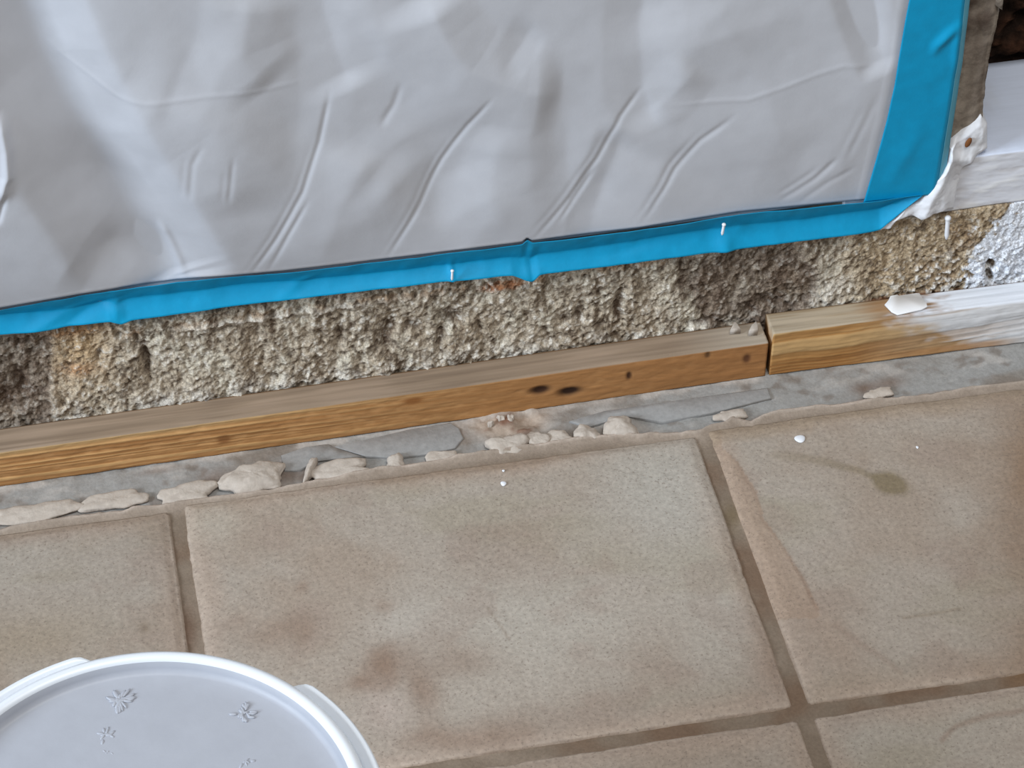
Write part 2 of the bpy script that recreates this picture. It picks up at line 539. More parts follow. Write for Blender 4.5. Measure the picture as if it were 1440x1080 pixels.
for (bx, by, rx, ry, an, k) in ((205, 505, 6, 30, -8, 1.1), (193, 480, 6, 16, 0, .6), (140, 500, 7, 12, 0, .7), (168, 470, 9, 6, 30, .5), (545, 470, 12, 26, 10, 1),
                                (580, 460, 16, 12, 0, .7), (620, 475, 8, 20, 0, .9), (635, 445, 22, 16, 0, .7), (480, 470, 9, 26, 0, .6),
                                (495, 465, 5, 22, 0, .6), (530, 480, 5, 20, 0, .5), (675, 460, 5, 14, 0, .7), (795, 450, 10, 8, 0, .6),
                                (815, 440, 7, 26, 0, .7), (870, 430, 9, 30, 12, .8), (30, 545, 14, 26, -20, .9), (10, 560, 20, 20, 0, .9),
                                (1090, 425, 26, 12, 0, .8), (1060, 440, 12, 14, 0, .7), (1395, 374, 9, 9, 0, 1.1), (1393, 388, 6, 9, 0, 1),
                                (365, 470, 8, 10, 0, .5), (770, 470, 6, 10, 0, .5), (385, 530, 12, 6, 0, .5), (990, 455, 30, 6, 0, .7)):
    pit = np.maximum(pit, k * blob(PX + 3 * med, PY + 4 * med, bx, by, rx, ry, an))
out -= 0.0075 * pit
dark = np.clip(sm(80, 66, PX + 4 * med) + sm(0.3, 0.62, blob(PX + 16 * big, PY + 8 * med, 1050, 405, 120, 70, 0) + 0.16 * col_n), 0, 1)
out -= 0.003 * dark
foot = sm(0.055, 0.030, ZZ)                       # crumbs heaped above the strip
out += 0.0012 * foot * (0.4 + 0.8 * med)
lip = np.exp(-((ZZ - (0.114 + 0.002 * big)) / 0.0028) ** 2) * sm(230, 270, PX) * sm(690, 420, PX)
out += 0.004 * lip * (0.7 + 0.5 * med)
wline = 1345 + 20 * fin + 45 * med - 0.9 * (PY - 350)
paint = np.clip(sm(-10, 35, PX - wline) * sm(0.0, 0.25, sm(1330, 1400, PX) * 1.7 - 0.5 + 0.5 * fin + 0.35 * med), 0, 1)
paint *= 1 - np.clip(sm(0.35, 0.8, pit) * (PX > 1370), 0, 1)
paint *= 1 - sm(.5, .8, blob(PX + 5 * med, PY, 1385, 303, 40, 9, -8) + .2 * med) * (PX < 1430)
out = np.where(paint > 0.3, out * 0.65 + 0.0012 * sm(0.3, 0.7, paint), out)
c = np.zeros(X.shape + (3,)) + srgb(176, 164, 147)
c = mix(c, srgb(156, 142, 124), sm(0.0, 0.8, col_n))
c = mix(c, srgb(194, 186, 170), sm(0.1, 0.8, -col_n + 0.3 * fin) * 0.9)
c = mix(c, srgb(198, 194, 187), foot * sm(-0.3, 0.5, med) * sm(1300, 900, PX) * 0.75)
c = mix(c, srgb(120, 104, 86), sm(0.25, 0.85, strk + 0.25 * fin) * 0.75)
c = mix(c, srgb(190, 158, 116), blob(PX, PY, 115, 490, 40, 55) * 0.75)
c = mix(c, srgb(166, 116, 74), (blob(PX + 8 * med, PY, 110, 520, 22, 8) + blob(PX, PY, 100, 466, 45, 7, -8)) * 0.7)
c = mix(c, srgb(150, 92, 52), sm(.3, .7, blob(PX + 6 * med, PY + 3 * med, 705, 402, 42, 10, -8)) * 0.85)
c = mix(c, srgb(170, 140, 112), sm(10, 2, np.abs(ZZ - 0.1165) * 1600) * sm(-.3, .4, med) * 0.6)
c = mix(c, srgb(206, 198, 186), lip * 0.8)
c = mix(c, srgb(176, 156, 128), sm(1170, 1230, PX + 20 * big) * 0.85)
c = mix(c, srgb(150, 128, 102), sm(1260, 1330, PX) * sm(0.0, .6, col_n) * 0.8)
c = mix(c, srgb(198, 192, 182), blob(PX + 10 * med, PY + 5 * med, 1165, 410, 34, 16, -20) * 0.9)
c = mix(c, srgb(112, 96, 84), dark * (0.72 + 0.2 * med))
c = mix(c, srgb(84, 68, 56), sm(0.25, 0.7, pit) * 0.8)  # shade of the pits' depth painted in, along with dirt
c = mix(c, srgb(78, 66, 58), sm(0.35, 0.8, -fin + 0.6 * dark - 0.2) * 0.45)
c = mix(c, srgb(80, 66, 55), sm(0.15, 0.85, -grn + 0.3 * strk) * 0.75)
c = mix(c, srgb(214, 208, 198), sm(0.25, 0.9, grn + 0.25 * (foot - 0.3)) * (0.8 - 0.5 * dark))
c = mix(c, srgb(196, 184, 164), sm(0.7, 1.0, fib) * 0.45 * (1 - dark))
c = mix(c, srgb(128, 74, 46), sm(6, 1, np.abs(PY - (430 - 0.125 * (PX - 1180)) + 2 * med)) * sm(1190, 1230, PX) * sm(1420, 1380, PX) * 0.8)
flk = sm(0.30, 0.5, fin + 0.35 * med - 0.25 + 0.3 * sm(1240, 1350, PX)) * sm(1230, 1290, PX) * sm(340, 375, PY + 0.25 * (PX - 1340))
c = mix(c, srgb(214, 212, 208), flk * 0.85)
out += 0.0012 * flk
c = mix(c, srgb(224, 229, 238), sm(0.25, 0.6, paint))
P[..., 1] -= out
# close the block behind the face
Pb0, Pb1 = P[:, :1].copy(), P[:, -1:].copy()
Pb0[..., 1] += 0.07
Pb1[..., 1] += 0.07
P = np.concatenate([Pb0, P, Pb1], 1)
c = np.concatenate([c[:, :1], c, c[:, -1:]], 1)
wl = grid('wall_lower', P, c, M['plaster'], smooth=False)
tag(wl, 'rough crumbling beige plaster band along the foot of the wall', kind='structure')

# wall proper behind the sheet, with an opening at the right
def wall_box(name, x0, x1, z0, z1, o0, o1, m=M['board'], parent=None):
    def pt(x, o, z):
        return (x, yw(x) - o, z)
    f = [pt(x0, o0, z0), pt(x1, o0, z0), pt(x1, o0, z1), pt(x0, o0, z1)]
    b = [pt(x0, o1, z0), pt(x1, o1, z0), pt(x1, o1, z1), pt(x0, o1, z1)]
    return prism(name, f, b, m, parent, bev=0.001)
w = wall_box('wall_back', -0.9, 0.655, 0.1285, 0.95, -0.004, -0.13)
tag(w, 'wall hidden behind the pale plastic sheet', kind='structure')
w = wall_box('shade_wall_upper', 0.66, 1.5, 0.72, 0.95, -0.004, -0.13)  # out-of-view header, added so the opening falls in shadow
tag(w, 'unseen wall added above the dark opening to shade it', kind='structure')
w = wall_box('shade_wall_right', 1.2, 1.5, 0.19, 0.718, -0.004, -0.13)  # out-of-view side piece, added to enclose and shade the opening
tag(w, 'unseen wall added right of the dark opening to shade it', kind='structure')

gx, gz = np.arange(0.6, 1.5, 0.004), np.arange(0.1, 0.8, 0.004)
X, ZZ = np.meshgrid(gx, gz, indexing='ij')
a, b = fbm(X, ZZ, 0.05, 5, 71), fbm(X, ZZ, 0.015, 4, 72)
P = np.stack([X, yw(X) + 0.215 - 0.012 * a - 0.008 * b, ZZ], -1)
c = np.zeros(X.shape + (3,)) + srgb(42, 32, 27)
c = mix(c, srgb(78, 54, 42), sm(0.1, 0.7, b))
c = mix(c, srgb(14, 11, 10), sm(0.27, 0.34, ZZ + 0.02 * a) * 0.8)  # darkness of the hole put into the colour, blacker towards the top
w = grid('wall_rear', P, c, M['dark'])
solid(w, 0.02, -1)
tag(w, 'rough brown earth at the back of the opening, cavity shade put into its colour', kind='structure')

# ================================================================== WOODEN STRIP (two lengths)
def lumber(name, x0, x1, y_front, y_depth, z0, z1, colf, m, ends=0.0, step=0.0016, dense=None):
    """a length of timber: a swept cross section, grain relief on the face"""
    if dense:
        xs = nonuni(x0, x1, dense[0], dense[1], step, 0.02)
        xs = xs[xs < x1]
        xs = np.append(xs, x1)
    else:
        xs = np.linspace(x0, x1, int((x1 - x0) / step) + 1)
    h, d, r = z1 - z0, y_depth, 0.0016
    prof, kind, prm = [], [], []
    nb = 4
    for t in np.linspace(0, 1, 4): prof.append((d, t * h)); kind.append(3); prm.append(t)
    for t in np.linspace(0, 1, 16)[1:]: prof.append((d - t * (d - r), h)); kind.append(1); prm.append(t)
    prof.append((r * .3, h - r * .3)); kind.append(1); prm.append(1.0)
    for t in np.linspace(0, 1, 46): prof.append((0, (h - r) * (1 - t))); kind.append(2); prm.append(1 - t)
    for t in np.linspace(0, 1, 4)[1:]: prof.append((t * d, 0)); kind.append(4); prm.append(t)
    prof, kind, prm = np.array(prof), np.array(kind), np.array(prm)
    X = np.repeat(xs[:, None], len(prof), 1)
    K = np.repeat(kind[None], len(xs), 0)
    T = np.repeat(prm[None], len(xs), 0)
    Yp = y_front(X) + prof[None, :, 0]
    Zp = z0 + prof[None, :, 1] + 0 * X
    c, dy, dz = colf(X, K, T)
    Yp = Yp + np.where(K == 2, dy, 0)
    Zp = Zp + np.where(K == 1, dz, 0)
    P = np.stack([X + 0 * Yp, Yp, Zp], -1)
    # end caps: pinch the end rings to their middles
    def cap(ring, cc):
        mid = ring.mean(0, keepdims=True)
        return np.repeat(mid, len(prof), 0)[None], cc[None]
    a, ca = cap(P[0], c[0])
    b, cb = cap(P[-1], c[-1])
    P = np.concatenate([a, P[:1], P, P[-1:], b], 0)
    c = np.concatenate([ca, c[:1], c, c[-1:], cb], 0)
    og = (float((x0 + x1) / 2), float(y_front(np.array((x0 + x1) / 2)) + d / 2), float(z0))
    o = grid(name, P, c, m, origin=og)
    bm = bmesh.new(); bm.from_mesh(o.data)
    bmesh.ops.remove_doubles(bm, verts=bm.verts[:], dist=1e-7)
    bmesh.ops.recalc_face_normals(bm, faces=bm.faces[:])
    bm.to_mesh(o.data); bm.free()
    return o

fy = lambda x: 0.052 + 0.0205 * (x + 0.145)
def strip_a(X, K, T):
    xa = X * 0.05
    g = fbm(xa * 6, T * 0.03 + 0.002 * np.sin(X * 9), 0.004, 3, 81)
    wv = 0.05 * fbm(X * 0.25, T * 0.02, 0.05, 2, 82) + 0.10 * X
    ring = 1.3 * vn((T + wv) * 26, X * 1.2, 85) + 0.8 * vn((T + wv) * 60, X * 3, 86)
    left = sm(0.35, -0.05, X)
    c = np.zeros(X.shape + (3,)) + srgb(168, 123, 78)
    c = mix(c, srgb(202, 160, 108), left * sm(0.0, 0.6, ring) * 0.9)
    c = mix(c, srgb(156, 108, 62), sm(0.1, 0.8, -ring) * (0.35 + 0.35 * left))
    c = mix(c, srgb(190, 144, 96), sm(0.1, 0.9, g) * 0.5)
    c = mix(c, srgb(156, 108, 66), sm(0.2, 0.55, X) * 0.7)
    c = mix(c, srgb(205, 172, 122), sm(0.8, 1.0, T) * left * 0.7)
    c = mix(c, srgb(140, 98, 58), sm(0.12, 0.0, T) * 0.4)
    top = np.zeros(X.shape + (3,)) + srgb(140, 122, 104)
    gt = fbm(X * 0.03, T * 0.03, 0.0035, 3, 83) + 0.5 * fbm(X, T * 0.03, 0.06, 2, 87)
    top = mix(top, srgb(152, 133, 115), sm(0.0, 0.8, gt))
    top = mix(top, srgb(120, 103, 88), sm(0.1, 0.9, -gt) * 0.6)
    top = mix(top, srgb(176, 166, 152), sm(0.44, 0.53, X) * 0.7)
    c = np.where((K == 1)[..., None], top, c)
    c = np.where((K >= 3)[..., None], srgb(120, 90, 60), c)
    PX = 720 + (X - 0.302) * 1580                # along the strip in approximate image pixels
    z = T
    dy = np.zeros(X.shape)
    for (px_, t, rx, ry, k, kc) in ((765, .55, 15, .13, .0025, (60, 38, 26)), (807, .38, 17, .14, .0025, (52, 34, 24)),
                                    (890, .62, 4, .12, .001, (70, 44, 28)), (1056, .62, 6, .14, .0006, (96, 62, 40)),
                                    (318, .45, 10, .14, .0004, (136, 92, 54)), (586, .8, 14, .1, .0004, (140, 92, 50)),
                                    (1000, .92, 4, .1, .0006, (100, 70, 44))):
        w_ = at_z(px_, 520 + (1080 - px_) * .148, 0.012)[0]
        m = np.exp(-(((X - w_) * 1600 / rx) ** 2 + ((T - t) / ry) ** 2) ** 1.6) * (K == 2)
        c = mix(c, srgb(kc), np.clip(m * 1.15, 0, 1))
        dy += k * m
    dy += 0.0007 * (1 - ring) * 0.5 * left + 0.0003 * g
    dz = 0.0004 * gt
    return c, dy, dz

xe = at_w(1074, 500, 0.02)[0]
s1 = lumber('wooden_strip', -0.7, 0.5335, fy, 0.0285, -0.0088, 0.0312, strip_a, M['wood'], dense=(-0.18, 0.5335))
tag(s1, 'long thin orange brown wooden strip with knots, along the rough wall', 'wooden strip')

fy2 = lambda x: 0.0655 + 0.0 * x
def strip_b(X, K, T):
    g = fbm(X * 0.3, T * 0.03, 0.005, 3, 91)
    wv = 0.08 * fbm(X * 0.3, T * 0.02, 0.03, 2, 92) - 0.9 * (X - 0.6)
    ring = 1.5 * vn((T + wv) * 7, X * 4, 94) + 0.7 * vn((T + wv) * 26, X * 5, 95)
    c = np.zeros(X.shape + (3,)) + srgb(172, 128, 78)
    c = mix(c, srgb(194, 160, 112), sm(0.0, 0.8, ring) * 0.8)
    c = mix(c, srgb(146, 96, 50), sm(0.2, 0.9, -ring) * 0.7)
    c = mix(c, srgb(186, 160, 126), sm(0.60, 0.68, X) * 0.55)
    top = np.zeros(X.shape + (3,)) + srgb(172, 158, 138)
    gt = fbm(X * 0.05, T * 0.03, 0.005, 3, 93)
    top = mix(top, srgb(146, 128, 104), sm(0.0, 0.8, gt))
    top = mix(top, srgb(146, 108, 70), sm(0.612, 0.645, X + 0.01 * gt) * 0.7)
    isf = K == 2
    pth = np.where(isf, 0.700 - 0.045 * T + 0.012 * g + 0.03 * (T < .25), 0.672 + 0.012 * gt)
    pm = sm(-0.022, 0.03, X - pth + 0.028 * g)
    pm = np.where(isf, np.clip(pm - 0.55 * sm(0.1, 0.8, -ring) * sm(0.80, 0.70, X), 0, 1), pm)
    low = sm(0.22, 0.10, T) * sm(0.79, 0.74, X)
    pm = np.where(isf, pm * (1 - 0.85 * low), pm)
    c = np.where((K == 1)[..., None], top, c)
    c = mix(c, srgb(168, 118, 72), isf * low * sm(.62, .68, X) * .6)
    c = mix(c, np.where(isf[..., None], srgb(218, 219, 222), srgb(214, 219, 228)), pm)
    c = np.where((K >= 3)[..., None], srgb(120, 90, 60), c)
    dy = 0.0009 * (1 - ring) * 0.5 + 0.0004 * g - 0.0005 * pm
    dz = 0.0006 * gt + 0.0005 * pm
    return c, dy, dz
s2 = lumber('wooden_strip', 0.5375, 1.4, fy2, 0.0265, -0.0088, 0.0415, strip_b, M['wood'], dense=(0.5375, 0.83))
tag(s2, 'taller wooden strip smeared with white paint, against the white painted wall foot', 'wooden strip')

# ================================================================== PLASTIC SHEET
L = np.array([at_w(x, y, 0.008)[[0, 2]] for x, y in [(1211, 293), (1216, 280), (1232, 225), (1247, 170), (1258, 120), (1266, 70), (1273, 30), (1279, 0), (1300, -120), (1312, -260)]])
Rr = np.array([at_w(x, y, 0.008)[[0, 2]] for x, y in [(1320, 284), (1326, 262), (1333, 215), (1343, 150), (1352, 90), (1358, 40), (1363, 0), (1378, -120), (1393, -260)]])
tops = np.array([at_w(x, y, 0.0145)[[0, 2]] for x, y in [(-300, 473), (0, 437), (110, 418), (250, 398), (400, 385), (600, 362), (735, 345), (742, 339), (750, 343), (900, 325),
                                                (1040, 303), (1215, 286), (1300, 276), (1330, 270)]])
gx = nonuni(-0.75, 0.655, -0.19, 0.655, 0.00125, 0.02)
gz = nonuni(0.1575, 0.93, 0.1575, 0.48, 0.00125, 0.02)
X, ZZ = np.meshgrid(gx, gz, indexing='ij')
PX, PY = to_pixels(np.stack([X, yw(X) - 0.014, ZZ], -1))
wx = 7 * fbm(X, ZZ, 0.06, 3, 101)
wy = 7 * fbm(X, ZZ, 0.06, 3, 102)
H = 0.0022 * fbm(X, ZZ, 0.22, 2, 103)
def crease(pts, amp, wid, end=0.12, double=0.0, warp=0.4):
    global H
    d, s, al = poly_d(PX + warp * wx, PY + warp * wy, pts)
    e = sm(0, end, al) * sm(1, 1 - end, al)
    sd = d * s
    H = H + amp * np.exp(-(sd / wid) ** 2) * e
    if double:
        H = H + amp * double * np.exp(-((sd - 2.6 * wid) / wid) ** 2) * e * sm(0.2, 0.5, al)
def tent(pts, amp, rl, rr, end=0.2, soft=5.0, warp=0.5):
    """a fold: two nearly flat flanks meeting in a line, rl / rr wide to the left / right"""
    global H
    d, s, al = poly_d(PX + warp * wx, PY + warp * wy, pts)
    r = np.where(s > 0, rl, rr)
    t = 1 - (np.sqrt(d * d + soft * soft) - soft) / r
    t = 0.5 * (t + np.sqrt(t * t + 0.012))
    e = sm(0, end, al) * sm(1, 1 - end, al)
    H = H + amp * t * e
# random shallow folds of the unpacked sheet
rg = random.Random(12)
for k in range(16):
    x0_, y0_ = rg.uniform(100, 1250), rg.uniform(-60, 380)
    a_ = rg.uniform(0, math.pi)
    l_ = rg.uniform(90, 220)
    tent([(x0_ - l_ * math.cos(a_), y0_ - l_ * math.sin(a_)), (x0_ + l_ * math.cos(a_), y0_ + l_ * math.sin(a_))],
         rg.choice((-1, 1)) * rg.uniform(0.0015, 0.0034), rg.uniform(40, 120), rg.uniform(40, 120), 0.45, 6, 0.8)
# the big fold at the left: a valley, dark flank left, light flank right, crisp crest below
tent([(-60, -200), (25, -10), (62, 85), (125, 205), (185, 305), (238, 400), (250, 430)], -0.0300, 92, 78, 0.06, 14, 0.25)
crease([(222, 310), (240, 345), (254, 375), (264, 404)], 0.0022, 6, 0.25, warp=0)
crease([(-2, 140), (8, 190), (9, 225), (-4, 268)], 0.0050, 8, 0.2, warp=0)
crease([(-8, 300), (6, 250), (14, 220)], -0.0018, 4, 0.2, warp=0)
tent([(95, 430), (140, 360), (185, 325)], -0.0040, 40, 30, 0.3, 6)
# diagonal pulled creases: narrow grooves with a flat lighter flank
crease([(463, 112), (447, 190), (423, 260), (386, 330), (345, 394)], -0.00095, 3.8, 0.15, 0.35, 0.15)
crease([(436, 262), (405, 320), (372, 388)], -0.0008, 3.6, 0.3, 0, 0.15)
crease([(695, 122), (655, 175), (622, 225), (590, 285), (538, 374)], -0.00095, 3.8, 0.15, 0.3, 0.15)
crease([(910, 118), (872, 165), (840, 225), (802, 280), (742, 347)], -0.00095, 3.8, 0.15, 0.35, 0.15)
crease([(842, 232), (818, 268), (780, 322)], -0.0010, 3.6, 0.3, 0, 0.15)
crease([(1040, 160), (985, 200), (950, 240), (915, 300), (895, 327)], -0.0009, 4.0, 0.2, 0.6, 0.15)
crease([(1185, 225), (1150, 258), (1120, 278), (1095, 292)], -0.0011, 4.0, 0.2, 0.6, 0.15)
crease([(1215, 240), (1170, 262), (1120, 298)], -0.0008, 4.0, 0.25, 0, 0.2)
crease([(285, 175), (268, 210), (262, 275)], -0.0006, 4.5, 0.3, 0.5, 0.2)
crease([(325, 195), (321, 230), (318, 275)], -0.0006, 4.0, 0.3, 0.5, 0.2)
crease([(530, 178), (552, 140), (565, 105)], -0.0007, 5, 0.3, 0, 0.3)
crease([(1245, 130), (1215, 190), (1190, 240)], -0.0006, 5, 0.3, 0.5, 0.3)
# fold lines of the packed sheet
crease([(130, 118), (200, 122), (285, 114), (370, 111), (440, 104)], 0.00030, 3.5, 0.2, 0, 0.3)
crease([(930, 150), (1050, 142), (1130, 118), (1190, 100), (1270, 104)], 0.00035, 3.5, 0.2, 0, 0.3)
crease([(60, 55), (90, 80), (160, 118), (185, 130)], 0.0006, 3.5, 0.3, 0, 0)
# flat facets
tent([(590, -20), (620, 45), (655, 90), (735, 124), (790, 130)], 0.0060, 95, 62, 0.15, 4)
tent([(695, 100), (728, 62), (752, 22)], -0.0016, 26, 26, 0.3, 3)
tent([(448, -60), (452, 10), (470, 70), (492, 122)], -0.0040, 66, 60, 0.15, 5)
tent([(918, -60), (902, 40), (903, 130), (928, 182)], -0.0034, 50, 54, 0.15, 4)
tent([(985, 85), (950, 128), (912, 168)], 0.0026, 40, 36, 0.25, 3)
tent([(1196, -60), (1216, 10), (1236, 62), (1258, 112)], -0.0075, 40, 34, 0.12, 4, 0.2)
tent([(985, -30), (1045, 85), (1085, 140), (1105, 240)], 0.0026, 110, 90, 0.2, 6)
tent([(520, 240), (580, 300), (690, 372)], 0.0040, 90, 90, 0.2, 6)
tent([(350, -30), (338, 60), (372, 112)], 0.0036, 60, 60, 0.2, 6)
tent([(520, 200), (475, 290), (440, 400)], 0.0040, 70, 70, 0.2, 8)
tent([(822, 400), (838, 300), (880, 180)], -0.0048, 60, 34, 0.15, 6)
tent([(740, 380), (690, 280), (700, 170)], 0.0038, 80, 80, 0.2, 8)
tent([(170, 100), (300, 160), (330, 300)], 0.0040, 90, 90, 0.2, 10)
H += 0.00035 * fbm(X, ZZ, 0.05, 3, 104)
ztop = np.interp(X, tops[:, 0], tops[:, 1]) + 0.0004
base = 0.0100 + (0.002 + 0.007 * sm(0.50, 0.2, X) + 0.017 * sm(0.25, -0.05, X)) * (1 - np.exp(-np.maximum(ZZ - 0.1560, 0) / 0.055)) - 0.0060 * sm(0.40, 0.60, X)
H = H * (1 - 0.75 * sm(0.585, 0.615, X - 0.085 * (ZZ - 0.15)))
H = base + H * (0.40 + 0.60 * sm(0.160, 0.225, ZZ))
zr = np.maximum(ZZ - ztop + 0.0065, 0)
cap = 0.0022 + 1.25 * zr + 0.1 * np.maximum(ZZ - ztop, 0)
cap2 = 0.0056 + 0.5 * np.maximum(np.interp(ZZ, L[:, 1], L[:, 0]) - 0.0005 - X, 0)
def smin(a, b, k=0.004):
    h = np.clip(0.5 + 0.5 * (b - a) / k, 0, 1)
    return b * (1 - h) + a * h - k * h * (1 - h) * 0.5
H = smin(smin(H, cap), cap2)
H = np.minimum(H, np.where(ZZ < ztop, 0.0022 + 1.25 * zr, 1))
H = np.minimum(H, cap2)
sheet_out = np.maximum(H, 0.0012)
P = np.stack([X, yw(X) - sheet_out, ZZ], -1)
sheet = grid('plastic_sheet', P, None, M['sheet'], flip=False, origin=(0.2, float(yw(0.2)), 0.1560))
solid(sheet, 0.0003, -1)
tag(sheet, 'pale grey creased plastic sheet taped over the wall', 'plastic sheet')
def sheet_at(x, z):
    i = np.clip(np.searchsorted(gx, x), 0, len(gx) - 1)
    k = np.clip(np.searchsorted(gz, z), 0, len(gz) - 1)
    return sheet_out[i, k]

# ================================================================== BLUE TAPE
# lower strip: hollow across its width, so its lower half faces up
bots = np.array([at_w(x, y, 0.0130)[[0, 2]] for x, y in [(-300, 507), (0, 471), (80, 462), (155, 452), (170, 455), (185, 450), (300, 434), (450, 416), (600, 399), (720, 387), (738, 392), (748, 394),
                                                (758, 386), (880, 371), (1012, 354), (1024, 352), (1100, 342), (1228, 326), (1245, 322), (1330, 309)]])
x_end = 0.668
xs = nonuni(-0.7, x_end, -0.18, x_end, 0.0014, 0.02)
vs = np.linspace(0, 1, 26)
X, Vv = np.meshgrid(xs, vs, indexing='ij')
cut = sm(0, 1, np.clip((X - 0.632) / (x_end - 0.632), 0, 1))
zt = np.interp(X, tops[:, 0], tops[:, 1])
zb = np.interp(X, bots[:, 0], bots[:, 1])
zb = zb + (zt - zb) * 0.92 * np.clip((X - 0.632) / (x_end - 0.632), 0, 1)
ZZ = zb + (zt - zb) * Vv
vc = 0.42 + 0.10 * fbm(X, X * 0, 0.14, 2, 111) + 0.12 * np.exp(-((X + 0.1) / 0.05) ** 2) * np.sin(X * 30)
lo = np.clip((vc - Vv) / vc, 0, 1)
hi = np.clip((Vv - vc) / (1 - vc), 0, 1)
crk = fbm(X, ZZ, 0.03, 3, 112)
out = 0.0035 + 0.0098 * lo ** 1.15 + 0.0100 * hi ** 1.0 + 0.0008 * crk
PXt, PYt = to_pixels(np.stack([X, yw(X) - 0.012, ZZ], -1))
for (bx, by, rx, ry, an, k) in ((165, 440, 12, 9, 40, .004), (120, 446, 50, 5, -25, -.002), (75, 452, 50, 5, -22, .0018), (1020, 345, 12, 16, 0, .003), (636, 388, 4, 12, 0, .002),
                                (745, 388, 14, 8, 0, .003), (420, 404, 30, 6, -30, .0015), (900, 352, 40, 5, -14, -.001)):
    out += k * blob(PXt, PYt, bx, by, rx, ry, an)
out = out * (1 - 0.5 * cut) + 0.004 * cut
out = np.maximum(out, np.where(ZZ > zt - 0.012, 0.0050 + 1.1 * np.maximum(ZZ - zt + 0.0065, 0), 0))
P = np.stack([X, yw(X) - out, ZZ], -1)
t1 = grid('masking_tape', P, None, M['tape'], origin=(0.2, float(yw(0.2)), 0.12))
solid(t1, 0.0003, 1)
tag(t1, 'long blue masking tape running along the bottom of the plastic sheet', 'tape')

zs = np.arange(0.158, 0.72, 0.0016)
us = np.linspace(0, 1, 40)
ZZ, U = np.meshgrid(zs, us, indexing='ij')
xl = np.interp(ZZ, L[:, 1], L[:, 0])
xr = np.interp(ZZ, Rr[:, 1], Rr[:, 0])
X = xl + (xr - xl) * U
out = 0.0076 + 0.0022 * U + 0.0004 * fbm(X, ZZ, 0.035, 3, 121) - 0.0045 * sm(0.86, 1.0, U)
PXt, PYt = to_pixels(np.stack([X, yw(X) - 0.008, ZZ], -1))
d, s, al = poly_d(PXt, PYt, [(1352, 28), (1335, 45), (1318, 62), (1308, 80)])
out += 0.0032 * np.exp(-(d / 6) ** 2) * np.sin(np.pi * al)
d, s, al = poly_d(PXt, PYt, [(1358, 15), (1345, 60), (1345, 110)])
out += 0.002 * np.exp(-(d / 7) ** 2) * np.sin(np.pi * al)
d, s, al = poly_d(PXt, PYt, [(1240, 270), (1275, 215), (1300, 160)])
out += 0.0012 * np.exp(-(d / 12) ** 2) * np.sin(np.pi * al)
P = np.stack([X, yw(X) - out, ZZ], -1)
t2 = grid('masking_tape', P, None, M['tape'], flip=True, origin=(0.655, float(yw(0.655)), 0.15))
solid(t2, 0.0004, 1)
tag(t2, 'wide blue masking tape standing upright along the right side of the plastic sheet', 'tape')
# its turned, glue-pale border
k = us >= 0.90
Pe = P[:, k].copy()
Pe[..., 1] -= 0.0006
Pe[:, -1, 0] += 0.0012
e = grid('tape_border', Pe - np.array([0.655, float(yw(0.655)), 0.15]), None, M['tape_edge'], t2, flip=True)
solid(e, 0.0004, 1)
e['label'] = 'pale folded border of the tape'

# ================================================================== RIGHT CORNER: board, stud, paint
xs = nonuni(0.60, 1.4, 0.60, 0.83, 0.0016, 0.02)
xs = xs[xs <= 1.4]
def sill_col(X, K, T):
    g = fbm(X * 0.25, T * 0.05, 0.006, 4, 131)
    n = fbm(X, T * 0.06, 0.03, 4, 132)
    c = np.zeros(X.shape + (3,)) + srgb(208, 217, 236)
    isf = K == 2
    c = mix(c, srgb(217, 220, 229), isf * 1.0)
    c = mix(c, srgb(194, 191, 192), isf * sm(0.1, 0.9, g) * 0.5)
    c = mix(c, srgb(236, 238, 240), isf * sm(0.1, 0.9, -g) * 0.6)
    c = mix(c, srgb(178, 168, 158), isf * sm(0.3, 0.8, n) * sm(0.75, 0.68, X) * 0.6)
    c = mix(c, srgb(198, 203, 214), (K == 1) * sm(0.1, 0.8, n) * 0.5)
    return c, 0.0005 * g * isf, 0.0004 * n
sill = lumber('sill_board', 0.60, 1.4, lambda x: yw(x) - 0.0005, 0.128, 0.1292, 0.186, sill_col, M['painted'], dense=(0.60, 0.83))
tag(sill, 'white brush painted sill board at the right, below the dark opening', 'board')

# stud with a ragged edge
sx = [(1412, -150), (1418, -60), (1412, 0), (1403, 30), (1396, 62), (1389, 95), (1385, 122), (1383, 150), (1381, 180), (1380, 206)]
zs = np.arange(0.1864, 0.72, 0.0018)
rp = np.array([at_w(x, y, -0.002)[[0, 2]] for x, y in sx])[::-1]
us = np.linspace(0, 1, 44)
ZZ, U = np.meshgrid(zs, us, indexing='ij')
xr = np.interp(ZZ, rp[:, 1], rp[:, 0]) + 0.0012 * fbm(ZZ, ZZ * 0 + 1.0, 0.02, 3, 141)
# cross section: front face, turned corner, right side, back
fx = np.where(U < 0.6, 0.672 + (xr - 0.672) * (U / 0.6), xr)
oo = np.where(U < 0.6, 0.002 * 0 - 0.002, -0.002 - 0.09 * (U - 0.6) / 0.4)
n1, n2 = fbm(fx, ZZ, 0.02, 4, 142), fbm(fx * 1.2, ZZ * 0.5, 0.03, 4, 143)
fr = (U < 0.6)
oo = oo - 0.0025 * sm(0.5, 0.6, U) * fr + 0.0016 * n1 * fr
fx = fx + np.where(fr, 0, 0.0015 * n1)
c = np.zeros(fx.shape + (3,)) + srgb(128, 118, 108)
c = mix(c, srgb(152, 142, 130), sm(0.0, 0.8, n2))
c = mix(c, srgb(92, 80, 72), sm(0.1, 0.8, -n2 + 0.3 * n1))
P = np.stack([fx, yw(fx) - oo, ZZ], -1)
og = (0.69, float(yw(0.69)), 0.1864)
stud = grid('wall_stud', P, c, M['stud'], flip=True, origin=og)
solid(stud, 0.008, -1)
